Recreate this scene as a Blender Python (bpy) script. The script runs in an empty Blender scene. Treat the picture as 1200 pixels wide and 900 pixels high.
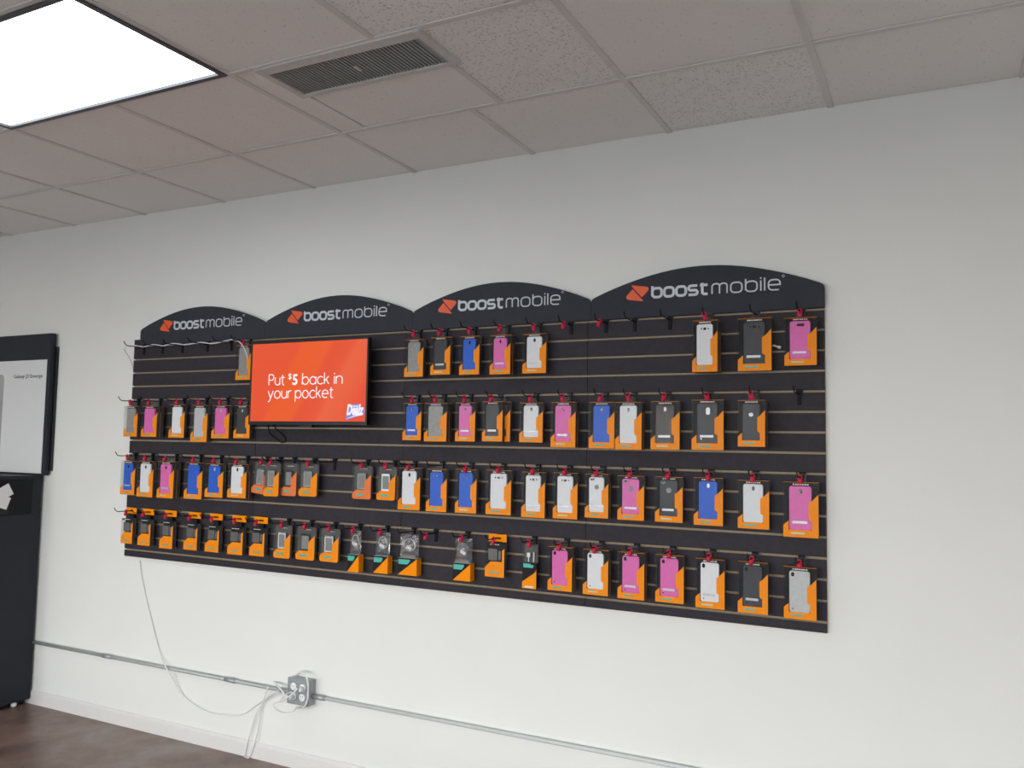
import bpy, bmesh, math, random
from mathutils import Vector, Matrix
random.seed(7)
sc = bpy.context.scene
col = sc.collection
PI = math.pi

# ------------------------------------------------------------------ camera
CAM = Vector((4.0378, -3.2401, 1.5554))
YAW, PITCH, ROLL, FPX = -0.4756, 0.0710, 0.0171, 992.75
_f = Vector((math.sin(YAW)*math.cos(PITCH), math.cos(YAW)*math.cos(PITCH), math.sin(PITCH)))
_r = Vector((math.cos(YAW), -math.sin(YAW), 0)); _u = _r.cross(_f)
R_ = math.cos(ROLL)*_r + math.sin(ROLL)*_u
U_ = -math.sin(ROLL)*_r + math.cos(ROLL)*_u
cd = bpy.data.cameras.new('camera'); cam = bpy.data.objects.new('camera', cd); col.objects.link(cam)
M = Matrix.Identity(4)
for i in range(3):
    M[i][0] = R_[i]; M[i][1] = U_[i]; M[i][2] = -_f[i]; M[i][3] = CAM[i]
cam.matrix_world = M
cd.sensor_width = 36; cd.lens = 36*FPX/1200; cd.clip_start = 0.05; cd.clip_end = 200
sc.camera = cam

def at_y(u, v, y):
    """point of the photograph at (u,v) taken to lie on the plane at depth y off the wall"""
    d = _f + R_*(u-600)/FPX + U_*(450-v)/FPX
    return CAM + d*((y-CAM.y)/d.y)

H = 2.818            # ceiling
Z0 = 0.9086          # underside of the slatwall
G = 0.07452          # groove pitch
YS = -0.020          # front of the slatwall
def groove(k): return Z0 + (15.5-k)*G
ROWZ = {1: groove(0), 2: groove(4), 3: groove(8), 4: groove(12)}

# ------------------------------------------------------------------ materials
def s2l(c): return tuple(((x/255)/12.92 if x/255 <= .04045 else ((x/255+.055)/1.055)**2.4) for x in c)
MATS = {}
def mat(name, rgb, rough=.5, metal=0, var=.05, scale=60, coat=0, spec=.5, bump=0):
    if name in MATS: return MATS[name]
    m = bpy.data.materials.new(name); m.use_nodes = True
    nt = m.node_tree; b = nt.nodes['Principled BSDF']
    c = s2l(rgb)
    tc = nt.nodes.new('ShaderNodeTexCoord'); n = nt.nodes.new('ShaderNodeTexNoise')
    n.inputs['Scale'].default_value = scale; n.inputs['Detail'].default_value = 3
    nt.links.new(tc.outputs['Object'], n.inputs['Vector'])
    r = nt.nodes.new('ShaderNodeValToRGB')
    r.color_ramp.elements[0].position = .3; r.color_ramp.elements[1].position = .7
    r.color_ramp.elements[0].color = (*[x*(1-var) for x in c], 1)
    r.color_ramp.elements[1].color = (*[min(1, x*(1+var)) for x in c], 1)
    nt.links.new(n.outputs['Fac'], r.inputs['Fac']); nt.links.new(r.outputs['Color'], b.inputs['Base Color'])
    b.inputs['Roughness'].default_value = rough; b.inputs['Metallic'].default_value = metal
    b.inputs['Coat Weight'].default_value = coat; b.inputs['Specular IOR Level'].default_value = spec
    if bump:
        bp = nt.nodes.new('ShaderNodeBump'); bp.inputs['Strength'].default_value = bump; bp.inputs['Distance'].default_value = .004
        nt.links.new(n.outputs['Fac'], bp.inputs['Height']); nt.links.new(bp.outputs['Normal'], b.inputs['Normal'])
    MATS[name] = m; return m
def emit(name, rgb, strength):
    if name in MATS: return MATS[name]
    m = bpy.data.materials.new(name); m.use_nodes = True; nt = m.node_tree; nt.nodes.clear()
    e = nt.nodes.new('ShaderNodeEmission'); o = nt.nodes.new('ShaderNodeOutputMaterial')
    e.inputs['Color'].default_value = (*s2l(rgb), 1); e.inputs['Strength'].default_value = strength
    nt.links.new(e.outputs[0], o.inputs[0]); MATS[name] = m; return m
def clear(name, tint=(.97, .97, .97), haze=.012, gloss=.12, rough=.2, hazecol=(.8, .8, .8)):
    if name in MATS: return MATS[name]
    m = bpy.data.materials.new(name); m.use_nodes = True; nt = m.node_tree; nt.nodes.clear()
    N = nt.nodes.new; L = nt.links.new
    t = N('ShaderNodeBsdfTransparent'); t.inputs[0].default_value = (*tint, 1)
    d = N('ShaderNodeBsdfDiffuse'); d.inputs[0].default_value = (*hazecol, 1)
    g = N('ShaderNodeBsdfGlossy'); g.inputs['Roughness'].default_value = rough
    fr = N('ShaderNodeFresnel'); fr.inputs[0].default_value = 1.45
    mu = N('ShaderNodeMath'); mu.operation = 'MULTIPLY'; mu.inputs[1].default_value = gloss
    a = N('ShaderNodeMixShader'); a.inputs[0].default_value = haze
    b = N('ShaderNodeMixShader'); o = N('ShaderNodeOutputMaterial')
    L(t.outputs[0], a.inputs[1]); L(d.outputs[0], a.inputs[2])
    L(fr.outputs[0], mu.inputs[0]); L(mu.outputs[0], b.inputs[0])
    L(a.outputs[0], b.inputs[1]); L(g.outputs[0], b.inputs[2]); L(b.outputs[0], o.inputs[0])
    MATS[name] = m; return m

m_wall = mat('wall_paint', (233, 232, 227), .6, var=.012, scale=3, spec=.3)
m_base = mat('baseboard_paint', (226, 222, 218), .4, var=.01)
m_lam = mat('black_laminate', (55, 52, 57), .55, var=.12, scale=40, spec=.12)
m_mdf = mat('raw_board', (170, 149, 122), .75, var=.1, scale=80)
m_head = mat('header_black', (58, 60, 67), .6, var=.05, scale=30, spec=.1)
m_hook = mat('black_wire', (20, 20, 22), .5, spec=.12)
m_lock = mat('red_plastic', (200, 34, 70), .35, spec=.3)
m_orange = mat('orange_print', (255, 148, 0), .5, var=.03, spec=.12)
m_peach = mat('peach_print', (242, 128, 66), .5, var=.03, spec=.12)
m_card = mat('black_card', (40, 38, 39), .6, var=.1, spec=.1)
m_teal = mat('teal_print', (70, 180, 165), .4)
m_pale = mat('pale_teal_print', (190, 205, 165), .4)
m_white = mat('white_plastic', (236, 236, 236), .35, var=.02)
m_print = mat('white_print', (225, 225, 225), .5)
m_logo_o = mat('logo_orange', (236, 92, 40), .45, var=.02)
m_logo_w = mat('logo_grey', (205, 208, 214), .45, var=.02)
m_silver = mat('silver_trim', (190, 190, 192), .3, metal=.3)
m_dark = mat('dark_glass', (30, 30, 34), .15)
m_tv = mat('tv_plastic', (18, 17, 19), .3)
m_clear = clear('clear_plastic')
m_clear2 = clear('clear_pouch', (.9, .9, .9), .07, .9, .12)
m_tab = clear('clear_tab', (.9, .9, .9), .03)
m_side = clear('clear_side', (.82, .82, .82), .10, .3, .15, (.75, .7, .65))
m_steel = mat('painted_conduit', (178, 180, 180), .4, metal=.25, var=.05, scale=20)
m_pale_pipe = mat('pale_conduit', (208, 209, 210), .4, var=.03)
m_galv = mat('galvanized_steel', (165, 168, 171), .4, metal=.4, var=.1, scale=40)
m_cord = mat('white_cord', (226, 226, 224), .45, var=.02)
CASE = {
 'pink': mat('pink_plastic', (226, 110, 180), .3, spec=.18, var=.04),
 'blue': mat('blue_plastic', (44, 98, 205), .3, spec=.18, var=.06),
 'white': mat('white_case', (228, 228, 230), .35, spec=.18, var=.02),
 'black': mat('black_case', (66, 66, 70), .3, spec=.18, var=.1),
 'brown': mat('brown_black_case', (56, 45, 42), .2, spec=.18, var=.1),
 'grey': mat('smoke_grey_case', (150, 148, 144), .25, spec=.18, var=.1),
 'silver': mat('silver_grey_case', (196, 196, 196), .3, spec=.18, var=.05),
}

# ------------------------------------------------------------------ mesh helpers
class MB:
    def __init__(s): s.bm = bmesh.new()
    def box(s, x0, x1, y0, y1, z0, z1, bev=0):
        b = bmesh.new(); bmesh.ops.create_cube(b, size=1)
        for v in b.verts:
            v.co = Vector(((x0+x1)/2 + v.co.x*(x1-x0), (y0+y1)/2 + v.co.y*(y1-y0), (z0+z1)/2 + v.co.z*(z1-z0)))
        if bev: bmesh.ops.bevel(b, geom=b.edges[:], offset=bev, segments=2, affect='EDGES', profile=.6)
        s.add(b); return s
    def add(s, b):
        me = bpy.data.meshes.new('tmp'); b.to_mesh(me); b.free(); s.bm.from_mesh(me); bpy.data.meshes.remove(me)
    def prism(s, pts, y0, y1, bev=0):
        """outline in (x,z), extruded from y0 (front) to y1"""
        b = bmesh.new(); vs = [b.verts.new((x, y0, z)) for x, z in pts]
        f = b.faces.new(vs)
        r = bmesh.ops.extrude_face_region(b, geom=[f])
        nv = [e for e in r['geom'] if isinstance(e, bmesh.types.BMVert)]
        for v in nv: v.co.y = y1
        bmesh.ops.recalc_face_normals(b, faces=b.faces[:])
        if bev:
            fe = [e for e in b.edges if all(abs(v.co.y-y0) < 1e-7 for v in e.verts)]
            bmesh.ops.bevel(b, geom=fe, offset=bev, segments=2, affect='EDGES', profile=.6)
        bmesh.ops.triangulate(b, faces=[f for f in b.faces if len(f.verts) > 4])
        s.add(b); return s
    def prism_z(s, pts, z0, z1):
        b = bmesh.new(); f = b.faces.new([b.verts.new((x, y, z0)) for x, y in pts])
        r = bmesh.ops.extrude_face_region(b, geom=[f])
        for v in r['geom']:
            if isinstance(v, bmesh.types.BMVert): v.co.z = z1
        bmesh.ops.recalc_face_normals(b, faces=b.faces[:]); s.add(b); return s
    def tube(s, pts, r, n=8, cap=True, smooth=True):
        pts = [Vector(p) for p in pts]
        if smooth and len(pts) > 2:
            q = []
            for i in range(len(pts)-1):
                p0 = pts[max(i-1, 0)]; p1 = pts[i]; p2 = pts[i+1]; p3 = pts[min(i+2, len(pts)-1)]
                for k in range(6):
                    t = k/6
                    q.append(.5*((2*p1)+(-p0+p2)*t+(2*p0-5*p1+4*p2-p3)*t*t+(-p0+3*p1-3*p2+p3)*t**3))
            q.append(pts[-1]); pts = q
        b = bmesh.new(); rings = []; prev = None
        for i, p in enumerate(pts):
            d = (pts[min(i+1, len(pts)-1)]-pts[max(i-1, 0)]).normalized()
            if prev is None:
                a = d.orthogonal().normalized()
            else:
                a = (prev - d*prev.dot(d))
                a = a.normalized() if a.length > 1e-6 else d.orthogonal().normalized()
            prev = a; c = d.cross(a)
            rr = r[i] if isinstance(r, (list, tuple)) else r
            rings.append([b.verts.new(p + (a*math.cos(2*PI*k/n)+c*math.sin(2*PI*k/n))*rr) for k in range(n)])
        for i in range(len(rings)-1):
            for k in range(n):
                f = b.faces.new((rings[i][k], rings[i][(k+1) % n], rings[i+1][(k+1) % n], rings[i+1][k])); f.smooth = True
        if cap:
            b.faces.new(list(reversed(rings[0]))); b.faces.new(rings[-1])
        s.add(b); return s
    def lathe(s, prof, n=14, axis='z', o=(0, 0, 0)):
        b = bmesh.new(); rings = []
        for r, h in prof:
            ring = []
            for k in range(n):
                a = 2*PI*k/n; x, y = r*math.cos(a), r*math.sin(a)
                p = (x, y, h) if axis == 'z' else ((x, h, y) if axis == 'y' else (h, x, y))
                ring.append(b.verts.new(Vector(p)+Vector(o)))
            rings.append(ring)
        for i in range(len(rings)-1):
            for k in range(n):
                f = b.faces.new((rings[i][k], rings[i][(k+1) % n], rings[i+1][(k+1) % n], rings[i+1][k])); f.smooth = True
        if prof[0][0] > 1e-6: b.faces.new(rings[0])
        if prof[-1][0] > 1e-6: b.faces.new(rings[-1])
        bmesh.ops.recalc_face_normals(b, faces=b.faces[:]); s.add(b); return s
    def torus(s, R, r, o=(0, 0, 0), n=14, m=8):
        """ring around the y axis"""
        b = bmesh.new(); g = []
        for i in range(n):
            a = 2*PI*i/n
            g.append([b.verts.new(Vector(((R+r*math.cos(2*PI*k/m))*math.cos(a), r*1.6*math.sin(2*PI*k/m), (R+r*math.cos(2*PI*k/m))*math.sin(a)))+Vector(o)) for k in range(m)])
        for i in range(n):
            for k in range(m):
                f = b.faces.new((g[i][k], g[(i+1) % n][k], g[(i+1) % n][(k+1) % m], g[i][(k+1) % m])); f.smooth = True
        bmesh.ops.recalc_face_normals(b, faces=b.faces[:]); s.add(b); return s
    def ribbon(s, pts, w, y0, y1, closed=False):
        """stroke of width w along a 2-D path, as a thin raised bar"""
        P = [Vector((p[0], p[1])) for p in pts]; n = len(P); L = []; Rr = []
        for i in range(n):
            a = P[(i-1) % n] if (closed or i > 0) else P[i]; c = P[(i+1) % n] if (closed or i < n-1) else P[i]
            d1 = (P[i]-a); d2 = (c-P[i])
            d1 = d1.normalized() if d1.length > 1e-9 else d2.normalized()
            d2 = d2.normalized() if d2.length > 1e-9 else d1
            t = (d1+d2); t = t.normalized() if t.length > 1e-6 else d1
            nn = Vector((-t.y, t.x)); k = max(.5, nn.dot(Vector((-d1.y, d1.x))))
            L.append(P[i]+nn*w/2/k); Rr.append(P[i]-nn*w/2/k)
        m = n if closed else n-1
        b = bmesh.new()
        def ring(y): return [b.verts.new((p.x, y, p.y)) for p in L], [b.verts.new((p.x, y, p.y)) for p in Rr]
        l0, r0 = ring(y0); l1, r1 = ring(y1)
        for i in range(m):
            j = (i+1) % n
            b.faces.new((l0[i], l0[j], r0[j], r0[i])); b.faces.new((l1[j], l1[i], r1[i], r1[j]))
            b.faces.new((l0[j], l0[i], l1[i], l1[j])); b.faces.new((r0[i], r0[j], r1[j], r1[i]))
        if not closed:
            b.faces.new((l0[0], r0[0], r1[0], l1[0])); b.faces.new((r0[-1], l0[-1], l1[-1], r1[-1]))
        bmesh.ops.recalc_face_normals(b, faces=b.faces[:]); s.add(b); return s
    def obj(s, name, m, parent=None, loc=None):
        me = bpy.data.meshes.new(name); s.bm.to_mesh(me); s.bm.free(); me.materials.append(m)
        o = bpy.data.objects.new(name, me); col.objects.link(o)
        if parent: o.parent = parent
        if loc is not None: o.location = loc
        return o

def rrect(x0, x1, z0, z1, r, n=5):
    pts = []
    for cx, cz, a0 in ((x1-r, z0+r, -90), (x1-r, z1-r, 0), (x0+r, z1-r, 90), (x0+r, z0+r, 180)):
        for k in range(n+1):
            a = math.radians(a0+90*k/n); pts.append((cx+r*math.cos(a), cz+r*math.sin(a)))
    return pts
def oval(cx, cz, rx, rz, n=16): return [(cx+rx*math.cos(2*PI*k/n), cz+rz*math.sin(2*PI*k/n)) for k in range(n)]
def tag(o, label=None, cat=None, group=None, kind=None):
    if label: o['label'] = label
    if cat: o['category'] = cat
    if group: o['group'] = group
    if kind: o['kind'] = kind
    return o
def thing(name, loc, label, cat, group=None):
    o = bpy.data.objects.new(name, None); col.objects.link(o); o.location = loc; o.empty_display_size = .05
    return tag(o, label, cat, group)
def struct(o, label=None):
    o['kind'] = 'structure'
    if label: o['label'] = label
    return o
def copy_tree(o, parent=None):
    c = o.copy(); col.objects.link(c); c.parent = parent
    for ch in list(o.children): copy_tree(ch, c)
    return c
def text_mesh(txt, target_w=None, target_h=None, offset=0.0, shear=0.0, depth=.0):
    cu = bpy.data.curves.new('txt', 'FONT'); cu.body = txt; cu.size = 1; cu.offset = offset; cu.shear = shear
    cu.resolution_u = 3
    o = bpy.data.objects.new('txt', cu); col.objects.link(o)
    dg = bpy.context.evaluated_depsgraph_get(); me = bpy.data.meshes.new_from_object(o.evaluated_get(dg))
    bpy.data.objects.remove(o); bpy.data.curves.remove(cu)
    xs = [v.co.x for v in me.vertices]; ys = [v.co.y for v in me.vertices]
    x0, x1, y0, y1 = min(xs), max(xs), min(ys), max(ys)
    sx = target_w/(x1-x0) if target_w else None
    sy = target_h/(y1-y0) if target_h else sx
    sx = sx or sy
    return me, x0, y0, sx, sy
def add_text(mb, txt, x, z, y, w=None, h=None, base=True, offset=0., shear=0., depth=.0008):
    """writing on a face that looks along -y; x,z is the left end of the baseline"""
    me, x0, y0, sx, sy = text_mesh(txt, w, h, offset, shear)
    zz = 0 if base else y0
    b = bmesh.new(); b.from_mesh(me); bpy.data.meshes.remove(me)
    for v in b.verts: v.co = Vector((x+(v.co.x-x0)*sx, y, z+(v.co.y-zz)*sy))
    r = bmesh.ops.extrude_face_region(b, geom=b.faces[:])
    for e in r['geom']:
        if isinstance(e, bmesh.types.BMVert): e.co.y += depth
    bmesh.ops.recalc_face_normals(b, faces=b.faces[:])
    mb.add(b)

# ------------------------------------------------------------------ room shell
X0, X1, YF = -3.4, 7.2, -7.0
T = .6096
TX, TY = -1.2035, -.5477

def floor_mat():
    m = bpy.data.materials.new('stained_floor'); m.use_nodes = True; nt = m.node_tree; b = nt.nodes['Principled BSDF']
    N = nt.nodes.new; L = nt.links.new
    tc = N('ShaderNodeTexCoord')
    n1 = N('ShaderNodeTexNoise'); n1.inputs['Scale'].default_value = 2.6; n1.inputs['Detail'].default_value = 6; n1.inputs['Roughness'].default_value = .65
    n2 = N('ShaderNodeTexNoise'); n2.inputs['Scale'].default_value = 9; n2.inputs['Detail'].default_value = 4
    L(tc.outputs['Object'], n1.inputs['Vector']); L(tc.outputs['Object'], n2.inputs['Vector'])
    r1 = N('ShaderNodeValToRGB'); e = r1.color_ramp.elements
    e[0].position = .32; e[0].color = (*s2l((96, 76, 70)), 1); e[1].position = .68; e[1].color = (*s2l((150, 138, 130)), 1)
    q = r1.color_ramp.elements.new(.5); q.color = (*s2l((134, 110, 98)), 1)
    mx = N('ShaderNodeMix'); mx.data_type = 'RGBA'; mx.blend_type = 'MULTIPLY'; mx.inputs['Factor'].default_value = .5
    r2 = N('ShaderNodeValToRGB'); r2.color_ramp.elements[0].color = (.6, .52, .5, 1); r2.color_ramp.elements[1].color = (1, 1, 1, 1)
    L(n1.outputs['Fac'], r1.inputs['Fac']); L(n2.outputs['Fac'], r2.inputs['Fac'])
    L(r1.outputs['Color'], mx.inputs[6]); L(r2.outputs['Color'], mx.inputs[7]); L(mx.outputs[2], b.inputs['Base Color'])
    b.inputs['Roughness'].default_value = .38; return m
def tile_mat(name, dens, rgb):
    m = bpy.data.materials.new(name); m.use_nodes = True; nt = m.node_tree; b = nt.nodes['Principled BSDF']
    N = nt.nodes.new; L = nt.links.new
    tc = N('ShaderNodeTexCoord'); v = N('ShaderNodeTexNoise'); v.inputs['Scale'].default_value = 120; v.inputs['Detail'].default_value = 3
    L(tc.outputs['Object'], v.inputs['Vector'])
    r = N('ShaderNodeValToRGB'); c = s2l(rgb)
    r.color_ramp.elements[0].position = dens-.05; r.color_ramp.elements[0].color = (*[x*.7 for x in c], 1)
    r.color_ramp.elements[1].position = dens+.02; r.color_ramp.elements[1].color = (*c, 1)
    L(v.outputs['Fac'], r.inputs['Fac'])
    n2 = N('ShaderNodeTexNoise'); n2.inputs['Scale'].default_value = 1.3; n2.inputs['Detail'].default_value = 3
    L(tc.outputs['Object'], n2.inputs['Vector'])
    r2 = N('ShaderNodeValToRGB'); r2.color_ramp.elements[0].color = (.93, .9, .86, 1); r2.color_ramp.elements[1].color = (1, 1, 1, 1)
    L(n2.outputs['Fac'], r2.inputs['Fac'])
    mx = N('ShaderNodeMix'); mx.data_type = 'RGBA'; mx.blend_type = 'MULTIPLY'; mx.inputs['Factor'].default_value = 1
    L(r.outputs['Color'], mx.inputs[6]); L(r2.outputs['Color'], mx.inputs[7]); L(mx.outputs[2], b.inputs['Base Color'])
    b.inputs['Roughness'].default_value = .9; b.inputs['Specular IOR Level'].default_value = .2
    bp = N('ShaderNodeBump'); bp.inputs['Strength'].default_value = .25; bp.inputs['Distance'].default_value = .002
    L(v.outputs['Fac'], bp.inputs['Height']); L(bp.outputs['Normal'], b.inputs['Normal']); return m
m_floor = floor_mat()
m_tile = tile_mat('ceiling_tile_smooth', .33, (247, 245, 243))
m_tile2 = tile_mat('ceiling_tile_fissured', .41, (247, 246, 244))
m_grid = mat('ceiling_grid_paint', (222, 218, 214), .5, var=.04, scale=8)

struct(MB().box(X0, X1, YF, 0, -.1, 0).obj('floor', m_floor))
struct(MB().box(X0-.1, X1+.1, 0, .12, 0, H+.3).obj('wall_back', m_wall))
struct(MB().box(X0-.1, X0, YF, 0, 0, H+.3).obj('wall_left', m_wall))
struct(MB().box(X1, X1+.1, YF, 0, 0, H+.3).obj('wall_right', m_wall))
# street side: storefront glazing between piers
WZ0, WZ1 = .25, 2.35
wins = [(-2.9, -.5), (-.3, 2.1), (2.3, 4.5), (4.7, 6.9)]
fw = MB().box(X0-.1, X1+.1, YF-.15, YF, 0, WZ0).box(X0-.1, X1+.1, YF-.15, YF, WZ1, H+.3)
edges = [X0-.1] + [v for w in wins for v in w] + [X1+.1]
for i in range(0, len(edges), 2): fw.box(edges[i], edges[i+1], YF-.15, YF, WZ0, WZ1)
struct(fw.obj('wall_front', m_wall))
m_alu = mat('aluminium_frame', (120, 122, 125), .4, metal=.6)
m_pane = clear('window_glass', (.95, .96, .96), 0, .8, .0)
for i, (a, b) in enumerate(wins):
    f = MB().box(a, a+.05, YF-.1, YF-.04, WZ0, WZ1).box(b-.05, b, YF-.1, YF-.04, WZ0, WZ1)
    f.box(a+.05, b-.05, YF-.1, YF-.04, WZ0, WZ0+.05).box(a+.05, b-.05, YF-.1, YF-.04, WZ1-.05, WZ1)
    wo = struct(f.obj('window_%d' % (i+1), m_alu))
    MB().box(a+.05, b-.05, YF-.073, YF-.067, WZ0+.05, WZ1-.05).obj('window_pane', m_pane, wo)
struct(MB().box(-30, 35, -45, YF-.15, -.16, -.06).obj('ground', mat('pavement', (140, 138, 133), .85, var=.1, scale=2)))
# baseboard with a rounded top lip
bb = [(0, 0), (-.012, 0), (-.012, .062), (-.0095, .073), (-.004, .078), (0, .078)]
b = bmesh.new()
A_ = [b.verts.new((X0, y, z)) for y, z in bb]; B_ = [b.verts.new((X1, y, z)) for y, z in bb]
for i in range(len(bb)):
    j = (i+1) % len(bb); b.faces.new((A_[i], A_[j], B_[j], B_[i]))
b.faces.new(list(reversed(A_))); b.faces.new(B_); bmesh.ops.recalc_face_normals(b, faces=b.faces[:])
q = MB(); q.add(b); struct(q.obj('baseboard_back', m_base))

# ceiling: lay-in tiles on a T-bar grid
LIGHTS = {(3, 2): 1, (4, 2): 1}
xs = [TX+i*T for i in range(-4, 15)]; ys = [0, TY]+[TY-T*j for j in range(1, 12)]
xs = [x for x in xs if X0 < x < X1]; xs = [X0]+xs+[X1]; ys = [y for y in ys if y > YF]+[YF]
c1, c2 = MB(), MB(); grid = MB()
BW = .011
LX0, LX1 = TX+3*T, TX+5*T; LY1, LY0 = TY-T, TY-2*T
VX0, VX1 = 1.969, 2.587; VYB, VYT = -.905, TY-T
def is_light(x0, x1, y1): return LX0-.01 < x0 and x1 < LX1+.01 and abs(y1-LY1) < .01
OTHER = []        # unseen lamps of the same kind, added over the front to light the shop
for (ix, iy) in ((2, 8), (6, 5), (9, 8), (-2, 5)):
    OTHER.append((TX+ix*T, TX+(ix+2)*T, TY-T*iy, TY-T*(iy-1)))
def is_other(x0, x1, y0): return any(a-.01 < x0 and x1 < b_+.01 and abs(y0-c_) < .01 for a, b_, c_, d_ in OTHER)
def tile(x0, x1, y0, y1, k=0):
    g = .003; (c2 if k else c1).box(x0+g, x1-g, y0+g, y1-g, H+.002, H+.018)
X6 = TX+6*T; X5 = TX+5*T; X7 = TX+7*T
for j in range(len(ys)-1):
    y1, y0 = ys[j], ys[j+1]
    for i in range(len(xs)-1):
        x0, x1 = xs[i], xs[i+1]
        if is_light(x0, x1, y1) or is_other(x0, x1, y0): continue
        if j == 1 and X5-.01 < x0 < X7-.02: continue
        fiss = (j == 0 and abs(x0-X7) < .01) or (j == 2 and abs(x0-X6) < .01)
        tile(x0, x1, y0, y1, fiss)
y0, y1 = ys[2], ys[1]
tile(X5, VX0-.002, y0, y1); tile(VX0+.004, VX1, VYB, y1); tile(VX1, X7, y0, y1, 1)
ceil = struct(c1.obj('ceiling', m_tile))
c2.obj('speckled_tiles', m_tile2, ceil)
MB().box(X0-.1, X1+.1, YF-.15, 0, H+.25, H+.3).obj('ceiling_deck', m_wall, ceil)
for x in xs[1:-1]:
    segs = []
    for j in range(len(ys)-1):
        y1, y0 = ys[j], ys[j+1]; xm = x
        if abs(x-X6) < .01 and j == 1: xm = None
        if abs(x-(LX0+T)) < .01 and abs(y1-LY1) < .01: xm = None
        if any(abs(x-(a+T)) < .01 and abs(y0-c_) < .01 for a, b_, c_, d_ in OTHER): xm = None
        if xm is not None: segs.append((y0, y1))
    for y0, y1 in segs: grid.box(x-BW, x+BW, y0+BW*.9, y1-(BW if y1 < 0 else 0), H-.003, H+.001)
grid.box(VX1-BW, VX1+BW, VYT, TY-BW, H-.003, H+.001)
for k, y in enumerate(ys[1:-1]): grid.box(X0, X1, y-BW, y+BW, H-.0032, H+.001)
struct(grid.obj('trim_1', m_grid))

# fluorescent troffer
def troffer(x0, x1, y0, y1, label, group=None):
    t = thing('ceiling_light', ((x0+x1)/2, (y0+y1)/2, H), label, 'light', group)
    cx, cy = (x0+x1)/2, (y0+y1)/2; a, c = (x1-x0)/2, (y1-y0)/2; w = .02
    f = MB()
    for s in (-1, 1):
        f.box(s*a-(w if s > 0 else 0), s*a+(w if s < 0 else 0), -c, c, -.008, .012)
        f.box(-a+w, a-w, s*c-(w if s > 0 else 0), s*c+(w if s < 0 else 0), -.008, .012)
    f.obj('frame', mat('dark_frame', (70, 70, 76), .4), t)
    MB().box(-a+.004, a-.004, -c+.004, c-.004, .03, .12).obj('housing', mat('housing_white', (220, 220, 220), .5), t)
    d = MB().box(-a+w, a-w, -c+w, c-w, .002, .008).obj('diffuser', emit('lamp_diffuser', (240, 248, 255), LAMP), t)
    return t
LAMP = 6.0
t = troffer(LX0+.006, LX1-.006, LY0+.006, LY1-.006, 'bright rectangular fluorescent ceiling light in the top left corner of view')
for k, (a, b_, c_, d_) in enumerate(OTHER):
    troffer(a+.006, b_-.006, c_+.006, d_-.006, 'unseen rectangular ceiling light added over the front part to light the shop', 'unseen ceiling lights added to light the shop')

# supply register
t = thing('air_vent', ((VX0+VX1)/2+.01, (VYB+VYT)/2, H), 'white slotted air vent set into the ceiling beside the bright light', 'vent')
hx, hy = (VX1-VX0)/2+.028, (VYB-VYT)/2
f = MB(); ix, iy0, iy1 = hx-.028, -hy+.045, hy-.024
f.box(-hx, -ix, -hy, hy, -.010, .004, .002).box(ix, hx, -hy, hy, -.010, .004, .002)
f.box(-ix, ix, -hy, iy0, -.010, .004, .002).box(-ix, ix, iy1, hy, -.010, .004, .002)
f.obj('frame', mat('vent_paint', (205, 205, 201), .45), t)
sl = MB(); n = 44
for k in range(n):
    x = -ix+(k+.5)*2*ix/n; sl.box(x-.0036, x+.0036, iy0, iy1, -.006, .018)
sl.obj('louvers', mat('louver_grey', (150, 152, 154), .5), t)
MB().box(-ix, ix, iy0, iy1, .026, .03).obj('duct', mat('duct_dark', (20, 22, 26), .8), t)
MB().box(-.006, .006, -.005, .03, -.009, -.0062).obj('lever', mat('vent_paint', (205, 205, 201)), t)

# ------------------------------------------------------------------ slatwall: four panels
SEAM = [0, .9299, 1.8251, 2.7267, 3.648]
names = ['leftmost black slatwall panel carrying the small accessory packs and empty top hooks',
         'black slatwall panel with the television mounted on it',
         'black slatwall panel just right of the television, full of phone cases',
         'rightmost black slatwall panel, largest in view, with a bare second-row hook']
hnames = ['leftmost arched black sign above the empty top hooks', 'arched black sign directly above the television',
          'arched black sign between the television sign and the rightmost sign', 'rightmost and largest arched black sign on the slatwall']
for i in range(4):
    x0, x1 = SEAM[i]+.0012, SEAM[i+1]-.0012
    t = thing('slatwall_panel', ((x0+x1)/2, 0, Z0), names[i], 'slatwall', 'slatwall panels'); w = (x1-x0)/2
    MB().box(-w, w, -.0075, -.0012, 0, 16*G).obj('backing', m_mdf, t)
    s = MB(); s_in = MB(); gh = .0082
    # slat faces with T-shaped mouths between them
    for k in range(17):
        zt = 16*G if k == 0 else groove(k-1)-Z0-gh/2
        zb = 0 if k == 16 else groove(k)-Z0+gh/2
        s.box(-w, w, -.020, -.0128, zb, zt)
        a = zb+(.006 if k < 16 else 0); c = zt-(.006 if k > 0 else 0)
        s_in.box(-w, w, -.0128, -.0075, a, c)
    s.obj('slats', m_lam, t); s_in.obj('slat_ribs', m_mdf, t)
    lips = MB()
    for k in range(16): lips.box(-w, w, -.0199, -.0130, groove(k)-Z0-gh/2, groove(k)-Z0-gh/2+.0016)
    lips.obj('groove_lips', m_mdf, t)

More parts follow.
